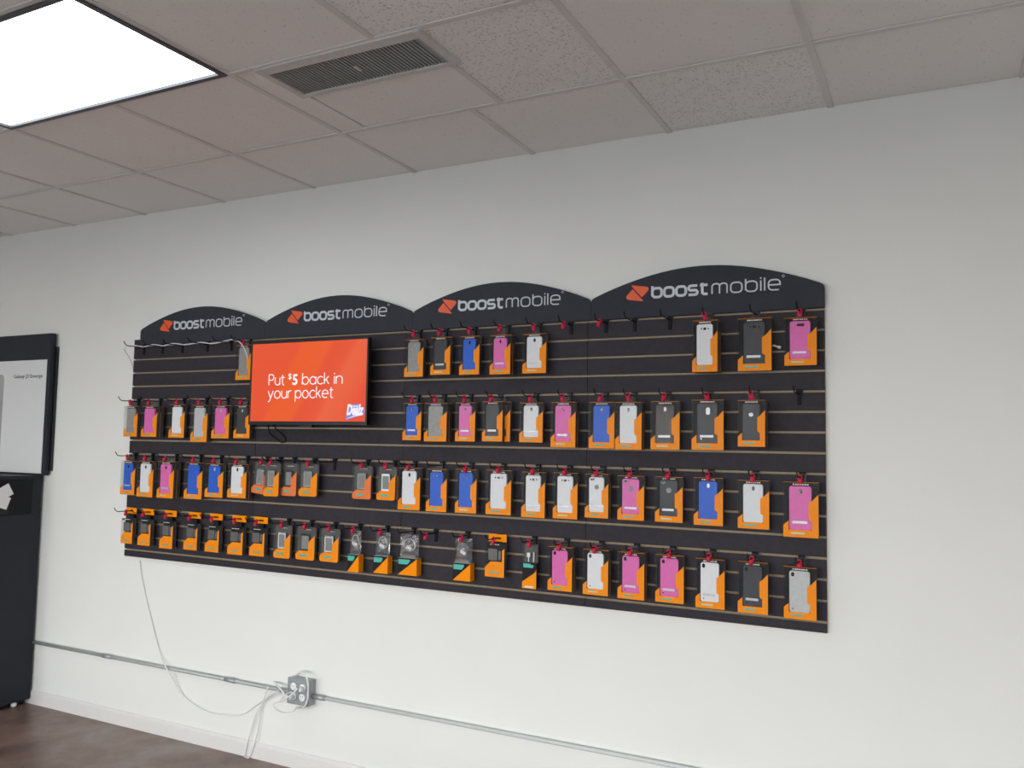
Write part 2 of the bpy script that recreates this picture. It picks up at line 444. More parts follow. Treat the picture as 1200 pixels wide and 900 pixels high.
# ------------------------------------------------------------------ lettered header signs
def arc(cx, cz, rx, rz, a0, a1, n=6):
    return [(cx+rx*math.cos(math.radians(a0+(a1-a0)*k/n)), cz+rz*math.sin(math.radians(a0+(a1-a0)*k/n))) for k in range(n+1)]
def round_glyph(ch, h):
    O = (oval(.5, .5, .5, .5, 24), True)
    if ch == 'o': return [O], 1
    if ch == 'c': return [(arc(.5, .5, .5, .5, 45, 315, 18), False)], .86
    if ch == 'e': return [([(.03, .52), (.99, .52)]+arc(.5, .5, .5, .5, 2, 310, 22), False)], 1
    if ch == 'a': return [O, ([(1, 0), (1, 1)], False)], 1
    if ch == 'b': return [O, ([(0, 0), (0, h)], False)], 1
    if ch == 'p': return [O, ([(0, -.48), (0, 1)], False)], 1
    if ch == 'u': return [([(0, 1), (0, .45)]+arc(.42, .42, .42, .42, 180, 360, 12)+[(.84, 1)], False), ([(.84, 0), (.84, 1)], False)], .84
    if ch == 'n': return [([(0, 0), (0, 1)], False), (arc(.42, .58, .42, .42, 180, 0, 12)+[(.84, 0)], False)], .84
    if ch == 'r': return [([(0, 0), (0, 1)], False), (arc(.42, .58, .42, .42, 180, 75, 8), False)], .5
    if ch == 't': return [([(.2, 1.36), (.2, .26)]+arc(.46, .26, .26, .26, 180, 270, 5)+[(.54, 0)], False), ([(-.02, 1), (.54, 1)], False)], .54
    if ch == 'k': return [([(0, 0), (0, h)], False), ([(.02, .40), (.68, 1)], False), ([(.26, .62), (.74, 0)], False)], .74
    if ch == 'i': return [([(0, 0), (0, 1)], False), ([(0, 1.25), (0, 1.42)], False)], 0
    if ch == 'y': return [([(0, 1), (.43, .04)], False), ([(.86, 1), (.36, -.18), (.27, -.36), (.13, -.45), (.02, -.45)], False)], .86
    if ch == 'P': return [([(0, 0), (0, 1.42)], False), ([(0, 1.42), (.48, 1.42)]+arc(.48, 1.04, .38, .38, 90, -90, 12)+[(0, .66)], False)], .86
    return [], .2
def glyph(ch, h):
    """strokes in units of the x-height; returns (strokes, advance); a stroke is (points, closed)"""
    W = 1.02; r = .36
    bowl = lambda x: (rrect(x, x+W, 0, 1, r, 5), True)
    if ch == 'b': return [([(0, h), (0, r*.4)], False), bowl(0)], W
    if ch == 'o': return [bowl(0)], W
    if ch == 's':
        p = [(.92, 1)]+arc(.25, .75, .25, .25, 90, 270)+arc(.68, .25, .25, .25, 90, -90)+[(0, 0)]
        return [(p, False)], .93
    if ch == 't': return [([(.22, h*.97), (.22, .28)]+arc(.5, .28, .28, .28, 180, 270)[1:]+[(.78, 0)], False), ([(-.02, 1), (.78, 1)], False)], .76
    if ch == 'm':
        a = [(0, 0), (0, .7)]+arc(.3, .7, .3, .3, 180, 90)[1:]+arc(.46, .7, .24, .3, 90, 0)+[(.7, 0)]
        c = [(.7, .7)]+arc(1.0, .7, .3, .3, 180, 90)[1:]+arc(1.16, .7, .24, .3, 90, 0)+[(1.4, 0)]
        return [(a, False), (c, False)], 1.4
    if ch == 'i': return [([(0, 0), (0, 1)], False), ([(0, h-.09), (0, h+.05)], False)], 0
    if ch == 'l': return [([(0, 0), (0, h)], False)], 0
    if ch == 'e':
        p = [(.02, .5), (W, .5)]+arc(W-r, 1-r, r, r, 0, 90)[1:]+arc(r, 1-r, r, r, 90, 180)+arc(r, r, r, r, 180, 270)+[(W*.9, 0)]
        return [(p, False)], W
def word(mb, txt, x, z, w, xh, sw, gap, h, y0, y1, glyph=glyph):
    parts = []; cx = 0
    for ch in txt:
        st, adv = glyph(ch, h); parts.append((st, cx)); cx += adv+gap
    k = w/(cx-gap)
    q = 0
    for st, ox in parts:
        for p, c in st:
            mb.ribbon([(x+(a+ox)*k, z+b_*xh) for a, b_ in p], sw, y0-.00012*(q % 4), y1, c); q += 1
HX = [.054, .9733, 1.8673, 2.7416, 3.6505]
HYF = -.0275
for i in range(4):
    x0, x1 = HX[i]+.0006, HX[i+1]-.0006; w = x1-x0; hw = w/2
    zb = groove(0)+.005
    t = thing('header_sign', ((x0+x1)/2, -.0205, zb), hnames[i], 'sign', 'header signs')
    rt = 2.258-zb; sh = 2.166-zb      # apex, shoulder
    pts = [(-hw, 0), (hw, 0), (hw, sh-.026)]
    for k in range(1, 4):
        a = PI/2*k/4; pts.append((hw-.024*(1-math.cos(a)), sh-.026+.022*math.sin(a)))
    n = 22
    for k in range(n+1):
        s = 1-2*k/n; x = s*(hw-.024); pts.append((x, sh-.002+(rt-sh+.002)*(math.cos(s*PI/2)**.92 if abs(s) < 1 else 0)))
    for k in range(3, 0, -1):
        a = PI/2*k/4; pts.append((-hw+.024*(1-math.cos(a)), sh-.026+.022*math.sin(a)))
    pts.append((-hw, sh-.026))
    MB().prism(pts, HYF+.0205, 0, .0008).obj('board', m_head, t)
    # emblem and lettering, laid out as on the largest sign
    y1 = HYF+.0205; y0 = y1-.0012
    cx0 = (HX[3]+HX[4])/2
    def W(zx, zy):
        p = at_y(640+zx/6.316, 310+zy/6.316, HYF); return (p.x-cx0, p.z-zb)
    em = MB()
    em.prism([W(*q) for q in ((648, 178), (632, 154), (735, 163), (752, 166), (761, 176), (757, 191), (709, 243), )], y0, y1)
    em.prism([W(*q) for q in ((641, 184), (700, 246), (722, 272), (618, 263), (600, 259), (593, 246), (598, 232))], y0, y1)
    em.obj('emblem', m_logo_o, t)
    z_base = 2.1462-zb
    l = MB(); xb = 3.0035-cx0
    word(l, 'boost', xb, z_base, .2195, .0355, .0102, .30, 1.27, y0, y1)
    word(l, 'mobile', xb+.2375, z_base-.0018, .2530, .0385, .0054, .34, 1.26, y0, y1)
    l.ribbon(oval(xb+.502, z_base+.048, .0042, .0042, 10), .0016, y0, y1, True)
    l.obj('lettering', m_logo_w, t)

# ------------------------------------------------------------------ hooks and locks
def make_hook():
    t = thing('display_hook', (0, 0, 0), 'x', 'hook', 'display hooks')
    MB().box(-.007, .007, -.0045, 0, -.050, -.006, .001).box(-.012, .012, -.006, 0, -.006, .007, .001).box(-.010, .010, 0, .006, -.003, .003).obj('bracket', m_hook, t)
    MB().tube([(0, -.004, -.010), (0, -.05, -.010), (0, -.104, -.010), (0, -.118, -.007), (0, -.128, .003), (0, -.133, .012)], .0023, 8).obj('prong', m_hook, t)
    return t
hook0 = make_hook(); hook_used = [False]
ROD = -.010
def place_hook(x, row, label, group='display hooks'):
    h = hook0 if not hook_used[0] else copy_tree(hook0)
    hook_used[0] = True
    h.location = (x, YS-.0002, ROWZ[row]); h['label'] = label; h['group'] = group
    return h
def make_lock():
    t = thing('security_lock', (0, 0, 0), 'x', 'lock', 'red security locks')
    MB().lathe([(0, -.025), (.0055, -.0245), (.0082, -.022), (.0088, -.014), (.0084, -.008), (.0068, -.0055), (.004, -.0052)]).obj('lock_body', m_lock, t)
    MB().torus(.0066, .0032).obj('collar', m_lock, t)
    return t
lock0 = make_lock(); lock_used = [False]
def place_lock(x, y, row, label, ang=0, ty=0):
    l = lock0 if not lock_used[0] else copy_tree(lock0)
    lock_used[0] = True
    l.location = (x, y, ROWZ[row]+ROD-.0012); l.rotation_euler = (0, ang, 0); l['label'] = label
    return l

# ------------------------------------------------------------------ packages
def poly(fr, w, h): return [(-w/2+a*w, b_*h) for a, b_ in fr]
def hang_tab(t, w, h, y, rodz, dx=0):
    """clear tab with a slot the prong passes through; rodz is the prong's height over the pack's base"""
    a, s = .017, .0045; z0, z1 = h-.004, rodz+.011
    m = MB().box(dx-a, dx+a, y, y+.0008, z0, rodz-s).box(dx-a, dx+a, y, y+.0008, rodz+.0021, z1)
    m.box(dx-a, dx-.009, y, y+.0008, rodz-s, rodz+.0021).box(dx+.009, dx+a, y, y+.0008, rodz-s, rodz+.0021)
    m.obj('hang_tab', m_tab, t)
def shell(t, w, h, d, r=None, name='clear_cover'):
    b = bmesh.new(); pts = rrect(-w/2, w/2, 0, h, r or .0015, 4 if r else 2)
    F = [b.verts.new((x, 0, z)) for x, z in pts]; K = [b.verts.new((x, d, z)) for x, z in pts]
    b.faces.new(F)
    for i in range(len(F)):
        j = (i+1) % len(F); b.faces.new((F[i], F[j], K[j], K[i]))
    bmesh.ops.recalc_face_normals(b, faces=b.faces[:]); q = MB(); q.add(b); o = q.obj(name, m_clear, t)
    o.data.materials.append(m_side)
    for f in o.data.polygons: f.material_index = 0 if abs(f.normal.y) > .7 else 1
    return o
def dashes(mb, x0, x1, z0, z1, y0, y1, n, seed=0):
    rnd = random.Random(seed); x = x0; st = (x1-x0)/n
    for k in range(n): mb.box(x0+k*st, x0+(k+rnd.uniform(.62, .9))*st, y0, y1, z0, z1)
SLEEVE = [(0, 0), (1, 0), (1, .79), (.82, .67), (.72, .63), (.72, .33), (.81, .29), (.81, .135), (.155, .135), (.155, .30), (0, .215)]
D = .022
def case_pack(loc, w, h, rodz, colour, cam, stripe, label, pale=0):
    t = thing('phone_case_pack', loc, label, 'phone case', 'boxed phone cases')
    MB().box(-w/2+.001, w/2-.001, D-.0015, D-.0003, .001, h-.0005).obj('backing_card', m_card, t)
    MB().box(-w/2+.001, w/2-.001, .0015, D-.0016, h-.0016, h-.0006).obj('top_flap', m_orange, t)
    s = MB().prism(poly(SLEEVE, w*.985, h*.99), .0012, .0018).obj('orange_insert', m_orange, t); s.location.z = .0006
    MB().box(-w*.28, w*.10, .0002, .0010, h*.055, h*.088).obj('teal_label', m_pale if pale else m_teal, s)
    hd = MB(); dashes(hd, -w*.22, w*.24, h*.945, h*.968, .0008, .0015, 7, int(w*1e6)); hd.obj('heading_print', m_print, t)
    cx0, cx1 = -w/2+w*.175, -w/2+w*.80; z0, z1 = h*.125, h*.925; cw, ch = cx1-cx0, z1-z0
    c = MB().prism(rrect(cx0, cx1, z0, z1, min(.009, cw*.16), 5), .0028, .0118, .0018).obj('phone_case', CASE[colour], t)
    if cam:
        k = MB(); mm = m_dark; X = lambda f: cx0+f*cw; Z = lambda f: z0+f*ch
        y0, y1 = .0022, .0030
        if cam == 'c': k.prism(oval(X(.52), Z(.885), cw*.075, cw*.12), y0, y1)
        elif cam == 'm': k.prism(oval(X(.52), Z(.885), cw*.075, cw*.12), y0, y1); mm = m_silver
        elif cam == 'w': k.prism(rrect(X(.34), X(.72), Z(.86), Z(.93), ch*.03), y0, y1)
        elif cam == 't':
            k.prism(rrect(X(.43), X(.60), Z(.855), Z(.915), .0015), y0, y1)
            k.prism(oval(X(.31), Z(.887), cw*.04, cw*.055), y0, y1); k.prism(oval(X(.73), Z(.885), cw*.04, cw*.05), y0, y1)
        elif cam == 'l':
            k.prism(rrect(X(.09), X(.25), Z(.86), Z(.965), cw*.07), y0, y1); k.prism(oval(X(.17), Z(.09), cw*.035, cw*.035, 10), y0, y1)
        elif cam == 'i':
            k.prism(rrect(X(.08), X(.36), Z(.90), Z(.965), ch*.03), y0, y1)
        elif cam == 'v':
            k.prism(rrect(X(.44), X(.64), Z(.72), Z(.90), cw*.09), y0, y1); k.prism(oval(X(.2), Z(.12), cw*.045, cw*.045, 10), y0, y1); mm = m_silver
        elif cam == 'r':
            k.prism(oval(X(.5), Z(.70), cw*.13, cw*.12), y0, y1); mm = m_silver
        k.obj('camera_cutout', mm, c)
        if cam == 'i': MB().prism(oval(X(.52), Z(.72), cw*.15, cw*.15), y0, y1).obj('logo_hole', mat('grey_hole', (140, 138, 134), .5), c)
    if stripe:
        MB().box(cx0+cw*.14, cx0+cw*(.80 if stripe == 1 else .86), .0019, .0030, z0+ch*.155, z0+ch*.215, .0004).obj('kickstand', m_silver, c)
    shell(t, w, h, D); hang_tab(t, w, h, D-.0012, rodz)
    return t
GSL = [(0, 0), (1, 0), (1, .76), (.66, .55), (.66, .28), (.2, .28), (0, .17)]
def clip_round(pts, w, h, r):
    """rounds the two bottom corners of a sleeve outline"""
    out = []
    for x, z in pts:
        if z < 1e-6:
            sx = -1 if x < 0 else 1; cx = x-sx*r
            rng = range(0, 6) if sx < 0 else range(5, -1, -1)
            for k in rng:
                a = PI/2*k/5; out.append((cx+sx*r*math.cos(a), r-r*math.sin(a)))
        else: out.append((x, z))
    return out
def glass_pack(loc, w, h, rodz, frame, pale, label, group='screen protector packs'):
    t = thing('screen_protector_pack', loc, label, 'screen protector', group); d = .015; r = .011
    MB().prism(rrect(-w/2+.001, w/2-.001, .001, h-.001, r), d-.0012, d-.0002).obj('backing_card', mat('smoke_card', (78, 76, 74), .5), t)
    s = MB().prism(clip_round(poly(GSL, w*.97, h*.97), w, h, r), .0012, .0018).obj('orange_insert', m_peach if pale else m_orange, t); s.location.z = .001
    MB().prism(rrect(-w*.27, w*.12, h*.10, h*.165, h*.025), .0002, .0011).obj('teal_label', m_teal, s)
    x0, x1, z0, z1 = -w*.24, w*.19, h*.27, h*.78
    g = MB().prism(rrect(x0, x1, z0, z1, .004), .0035, .006).obj('screen_glass', mat('protector_glass', (138, 138, 136), .15, coat=.5), t)
    fm = m_white if frame == 1 else (mat('protector_black', (60, 60, 62), .3) if frame == 2 else mat('protector_grey', (170, 170, 168), .3))
    f = MB(); e = .004
    f.ribbon(rrect(x0+e/2, x1-e/2, z0+e/2, z1-e/2, .003), e, .0026, .0034, True).box(x0+.003, x1-.003, .0026, .0034, z0+.001, z0+.009).box(x0+.003, x1-.003, .0026, .0034, z1-.009, z1-.001)
    f.obj('border', fm, g)
    hd = MB(); dashes(hd, -w*.2, w*.2, h*.90, h*.915, d-.0022, d-.0014, 6, 5); hd.obj('heading_print', m_print, t)
    shell(t, w, h, d, r); hang_tab(t, w, h, d-.0012, rodz)
    return t
ASL = [(0, 0), (1, 0), (1, .86), (.88, .80), (.88, .46), (.30, .46), (0, .28)]
def accessory_pack(loc, w, h, rodz, label, group='small accessory packs'):
    t = thing('accessory_pack', loc, label, 'accessory', group); d = .026
    MB().box(-w/2+.001, w/2-.001, d-.0015, d-.0003, .001, h-.0005).obj('backing_card', m_card, t)
    MB().box(-w*.44, w*.34, .0016, .0024, h*.93, h*.99).obj('top_band', m_card, t)
    s = MB().prism(poly(ASL, w*.985, h*.99), .0012, .0018).obj('orange_insert', m_orange, t); s.location.z = .0006
    MB().box(-w*.26, w*.22, .0002, .0011, h*.12, h*.165).obj('teal_label', m_teal, s)
    a = MB().box(-w*.36, w*.12, .004, .016, h*.48, h*.84, .003).box(w*.16, w*.3, .004, .014, h*.5, h*.80, .003)
    a.obj('car_charger', mat('smoke_plug', (96, 94, 92), .25, coat=.4), t)
    hd = MB(); dashes(hd, -w*.24, w*.24, h*.95, h*.975, .0008, .0015, 6, 9); hd.obj('heading_print', m_print, t)
    shell(t, w, h, d)
    # orange header tab with a euro slot round the prong
    a_, s_ = w*.46, .0045; y = d-.0012; z0, z1 = h-.002, rodz+.016
    z0 = max(z0, rodz-.016)
    f = MB().box(-a_, a_, y, y+.001, z0, rodz-s_).box(-a_, a_, y, y+.001, rodz+.0021, z1)
    f.box(-a_, -.016, y, y+.001, rodz-s_, rodz+.0021).box(.016, a_, y, y+.001, rodz-s_, rodz+.0021)
    MB().box(-.016, .016, y, y+.001, h-.006, z0).obj('tab_neck', m_card, t)
    tag(f.obj('hang_tab', m_orange, t), 'orange hang tab')
    return t
def cable_pack(loc, w, h, rodz, label, dark=0, seed=0):
    t = thing('cable_pack', loc, label, 'cable', 'boxed charging cables'); d = .036; bh = h*.42
    MB().box(-w/2, w/2, 0, d, 0, bh, .0008).obj('box', m_card, t)
    o = MB().prism([(-w*.49, .001), (w*.5, .001), (w*.5, bh*.99)], -.0009, -.0001).obj('orange_print', m_orange, t)
    MB().box(w/2+.0001, w/2+.0009, .001, d-.001, .001, bh-.001).obj('side_print', m_orange, t)
    MB().prism([(-w*.46, bh*.64), (w*.0, bh*.64), (w*.14, bh*.82), (w*.14, bh*.92), (-w*.46, bh*.92)], -.0009, -.0001).obj('teal_label', m_teal, t)
    MB().box(-w*.49, w*.49, .001, d-.001, bh+.0001, bh+.0008).obj('box_lid', mat('lid_grey', (196, 194, 190), .5), t)
    rnd = random.Random(seed); zc = bh+(h-bh)*.55
    pts = [(math.cos(a)*w*.27*(1+.1*rnd.random()), .012+.0012*k/4, zc+math.sin(a)*(h-bh)*.26) for k, a in enumerate([i*PI/5 for i in range(22)])]
    MB().tube(pts, .0016, 6).obj('cord', m_cord if not dark else mat('grey_cord', (120, 120, 120)), t)
    p = MB().box(-.015, .015, -.006, .006, -.0075, .0075, .004).obj('plug', m_white, t); p.location = (-w*.02+.004, .009, zc-.012); p.rotation_euler = (0, .4, 0)
    b = bmesh.new(); nx, nz = 6, 8; gr = {}
    for sd in (0, 1):
        for i in range(nx+1):
            for j in range(nz+1):
                u, v = i/nx, j/nz; e = 16*u*(1-u)*v*(1-v)
                gr[sd, i, j] = b.verts.new((-w*.49+w*.98*u, .016+(-.0145 if sd == 0 else .0145)*e**.5*(1 if e > 0 else 0)+rnd.uniform(-.0012, .0012)*e, bh+.002+(h-bh-.002)*v))
    for sd in (0, 1):
        for i in range(nx):
            for j in range(nz): b.faces.new((gr[sd, i, j], gr[sd, i+1, j], gr[sd, i+1, j+1], gr[sd, i, j+1]))
    bmesh.ops.remove_doubles(b, verts=b.verts[:], dist=1e-5); bmesh.ops.recalc_face_normals(b, faces=b.faces[:])
    q = MB(); q.add(b); q.obj('clear_pouch', m_clear2, t)
    hang_tab(t, w, h, .0155, rodz)
    return t
def slim_pack(loc, w, h, rodz, label):
    t = thing('cable_pack', loc, label, 'cable', 'slim boxed cable'); d = .018; bh = h*.575
    MB().box(-w/2, w/2, 0, d, 0, bh, .0008).obj('box', m_card, t)
    MB().prism([(-w*.49, .001), (w*.5, .001), (w*.5, h*.43), (w*.36, h*.36), (-w*.49, h*.15)], -.0009, -.0001).obj('orange_print', m_orange, t)
    MB().prism([(-w*.42, h*.47), (w*.22, h*.47), (w*.3, h*.50), (w*.3, h*.535), (w*.1, h*.535), (w*.1, h*.56), (-w*.42, h*.56)], -.0009, -.0001).obj('teal_label', m_teal, t)
    MB().box(-w*.3, w*.3, -.0016, -.0009, h*.03, h*.065).obj('price_label', m_print, t)
    MB().box(-w*.22, w*.0, .004, .012, h*.70, h*.80, .002).box(-w*.14, -w*.08, .006, .010, h*.60, h*.70).tube([(w*.24, .008, h*.60), (w*.25, .008, h*.70), (w*.24, .008, h*.82)], .0028).obj('cable', m_white, t)
    b = shell(t, w, h-bh-.001, d, name='clear_window'); b.location.z = bh+.0005
    MB().box(-w*.49, w*.49, d-.0015, d-.0004, bh+.001, h-.001).obj('backing_card', mat('smoke_card', (78, 76, 74)), t)
    hang_tab(t, w, h, d-.0012, rodz)
    return t

CROP = {'A': (130, 460, 6), 'B': (280, 520, 5.295), 'C': (460, 450, 5.295), 'D': (630, 440, 5), 'E': (790, 540, 6.316), 'F': (790, 430, 6),
        'G': (460, 370, 6), 'H': (790, 300, 6), 'Z': (130, 340, 6), 'I': (130, 570, 6), 'J': (460, 600, 6), 'K': (630, 610, 6), 'L': (790, 620, 6.316)}
# row, measured frame (left, right, top, bottom), depth of the stack on the hook, kind, look..., lock?, options
ITEMS = [
 (1, 'Z', 877, 985, 385, 632, 1, 'case', 'grey', '', 0, 1, dict(yf=-.060, note='half hidden behind the television')),
 (1, 'G', 82, 215, 165, 430, 1, 'case', 'grey', '', 0, 1, {}),
 (1, 'G', 265, 405, 150, 415, 1, 'case', 'black', '', 1, 1, {}),
 (1, 'G', 468, 610, 143, 415, 1, 'case', 'blue', 'c', 0, 1, {}),
 (1, 'G', 682, 828, 135, 412, 2, 'case', 'pink', 'c', 1, 1, {}),
 (1, 'G', 912, 1080, 125, 405, 1, 'case', 'white', 'c', 1, 1, {}),
 (1, 'H', 125, 305, 450, 815, 3, 'case', 'white', 't', 0, 1, {}),
 (1, 'H', 445, 685, 435, 808, 1, 'case', 'black', 't', 1, 0, {}),
 (1, 'H', 772, 1003, 430, 770, 1, 'case', 'pink', 'w', 1, 1, {}),
 (2, 'A', 90, 185, 95, 311, 1, 'case', 'grey', '', 0, 1, {}),
 (2, 'A', 212, 322, 95, 312, 2, 'case', 'pink', '', 0, 1, {}),
 (2, 'A', 415, 508, 83, 318, 1, 'case', 'white', '', 0, 1, dict(yaw=.16)),
 (2, 'A', 560, 676, 88, 347, 1, 'case', 'silver', '', 0, 1, {}),
 (2, 'A', 706, 830, 90, 323, 1, 'case', 'pink', 'm', 0, 1, {}),
 (2, 'A', 862, 976, 90, 322, 1, 'case', 'black', 'm', 0, 1, dict(yf=-.062)),
 (2, 'C', 62, 177, 118, 350, 1, 'case', 'blue', 'c', 1, 1, {}),
 (2, 'C', 195, 335, 118, 357, 2, 'case', 'grey', '', 0, 1, {}),
 (2, 'C', 388, 512, 115, 357, 1, 'case', 'pink', 'c', 1, 1, {}),
 (2, 'C', 555, 682, 108, 357, 2, 'case', 'black', '', 1, 1, dict(dx=.024)),
 (2, 'C', 785, 932, 115, 363, 1, 'case', 'white', 'c', 1, 1, {}),
 (2, 'D', 75, 222, 155, 422, 2, 'case', 'pink', 'c', 1, 1, {}),
 (2, 'D', 298, 450, 155, 428, 1, 'case', 'blue', 'c', 0, 1, {}),
 (2, 'D', 452, 610, 155, 435, 2, 'case', 'white', 'c', 0, 1, {}),
 (2, 'D', 660, 832, 150, 435, 1, 'case', 'brown', 'm', 1, 1, {}),
 (2, 'F', 120, 348, 230, 585, 1, 'case', 'black', 'v', 1, 1, {}),
 (2, 'F', 445, 640, 232, 562, 3, 'case', 'black', 'r', 0, 1, {}),
 (3, 'A', 67, 167, 480, 718, 1, 'case', 'blue', 'c', 1, 1, {}),
 (3, 'A', 182, 295, 482, 735, 1, 'case', 'white', 'c', 0, 1, {}),
 (3, 'A', 323, 440, 485, 743, 2, 'case', 'pink', 'c', 1, 1, {}),
 (3, 'A', 514, 640, 492, 750, 1, 'case', 'blue', '', 0, 1, {}),
 (3, 'A', 660, 787, 500, 738, 1, 'case', 'blue', 'm', 0, 1, {}),
 (3, 'A', 818, 950, 502, 742, 2, 'case', 'white', 'c', 0, 1, {}),
 (3, 'B', 88, 190, 108, 313, 1, 'glass', 3, 1, 0, 1, dict(roll=-.09, yf=-.060)),
 (3, 'B', 150, 247, 112, 328, 1, 'glass', 3, 0, 0, 1, dict(yf=-.085)),
 (3, 'B', 256, 357, 116, 325, 1, 'glass', 2, 1, 0, 0, dict(yf=-.060)),
 (3, 'B', 368, 485, 118, 328, 1, 'glass', 3, 0, 0, 1, {}),
 (3, 'B', 702, 820, 125, 345, 1, 'glass', 3, 1, 0, 1, {}),
 (3, 'B', 852, 970, 128, 352, 2, 'glass', 1, 0, 0, 1, {}),
 (3, 'C', 32, 170, 520, 782, 1, 'case', 'white', 'c', 0, 1, {}),
 (3, 'C', 207, 335, 528, 793, 1, 'case', 'blue', 't', 0, 0, {}),
 (3, 'C', 387, 520, 530, 802, 1, 'case', 'blue', 'c', 0, 1, {}),
 (3, 'C', 577, 735, 535, 812, 1, 'case', 'white', 't', 0, 1, {}),
 (3, 'C', 798, 945, 546, 830, 1, 'case', 'white', 't', 1, 1, {}),
 (3, 'D', 88, 233, 570, 841, 1, 'case', 'white', 't', 1, 1, {}),
 (3, 'D', 275, 414, 577, 836, 2, 'case', 'white', 'i', 2, 1, {}),
 (3, 'D', 466, 624, 587, 849, 1, 'case', 'pink', 'i', 2, 1, {}),
 (3, 'D', 686, 850, 594, 861, 1, 'case', 'black', 'i', 1, 1, {}),
 (3, 'E', 142, 362, 125, 480, 1, 'case', 'blue', 'm', 0, 1, {}),
 (3, 'E', 468, 704, 145, 505, 1, 'case', 'white', 'c', 0, 1, {}),
 (3, 'E', 804, 1070, 158, 569, 1, 'case', 'pink', 'c', 1, 1, {}),
 (4, 'I', 70, 150, 225, 402, 1, 'acc', 0, 0, 0, 1, {}),
 (4, 'I', 187, 275, 232, 417, 1, 'acc', 0, 0, 0, 1, {}),
 (4, 'I', 340, 432, 247, 438, 1, 'acc', 0, 0, 0, 1, {}),
 (4, 'I', 510, 605, 263, 448, 1, 'acc', 0, 0, 0, 1, {}),
 (4, 'I', 660, 757, 277, 463, 1, 'acc', 0, 0, 0, 1, {}),
 (4, 'I', 818, 925, 290, 481, 1, 'acc', 0, 0, 0, 1, {}),
 (4, 'I', 972, 1077, 295, 491, 1, 'acc', 0, 0, 0, 1, {}),
 (4, 'B', 213, 318, 500, 712, 1, 'glass', 1, 0, 0, 1, {}),
 (4, 'B', 350, 470, 503, 723, 1, 'glass', 2, 0, 0, 1, {}),
 (4, 'B', 498, 618, 508, 735, 1, 'glass', 1, 0, 0, 1, {}),
 (4, 'B', 675, 745, 535, 797, 1, 'cable', 0, 0, 0, 1, {}),
 (4, 'B', 835, 925, 540, 806, 1, 'cable', 0, 0, 0, 1, {}),
 (4, 'J', 38, 172, 130, 447, 1, 'cable', 0, 0, 0, 0, {}),
 (4, 'J', 425, 548, 170, 486, 1, 'cable', 1, 0, 0, 1, {}),
 (4, 'J', 648, 785, 220, 459, 1, 'acc', 0, 0, 0, 1, {}),
 (4, 'J', 912, 1012, 217, 541, 1, 'slim', 0, 0, 0, 1, {}),
 (4, 'K', 69, 242, 178, 496, 2, 'case', 'pink', 'l', 0, 1, {}),
 (4, 'K', 316, 496, 198, 526, 2, 'case', 'white', 'l', 0, 1, {}),
 (4, 'K', 560, 750, 221, 555, 2, 'case', 'pink', 'l', 1, 1, {}),
 (4, 'K', 825, 1028, 243, 580, 1, 'case', 'pink', 'l', 1, 1, {}),
 (4, 'L', 155, 374, 222, 590, 1, 'case', 'white', 'l', 1, 1, {}),
 (4, 'L', 468, 695, 245, 627, 1, 'case', 'black', 'l', 1, 1, {}),
 (4, 'L', 808, 1054, 283, 671, 1, 'case', 'silver', 'l', 0, 1, {}),
]
ORD = ['', 'first', 'second', 'third', 'fourth', 'fifth', 'sixth', 'seventh', 'eighth', 'ninth', 'tenth', 'eleventh', 'twelfth', 'thirteenth']
RN = {1: 'top', 2: 'second', 3: 'third', 4: 'bottom'}
CN = {'grey': 'smoky grey', 'brown': 'brownish black', 'silver': 'pale silver grey'}
CUT = {'c': '', 'm': '', 't': ' with three-hole camera cutout', 'w': ' with wide camera cutout', 'l': ' with corner camera slot',
       'i': ' with round logo hole', 'v': ' with upright silver window', 'r': ' with round silver window', '': ''}
cnt = {}
for it in ITEMS: cnt[it[0]] = cnt.get(it[0], 0)+1
idx = {}
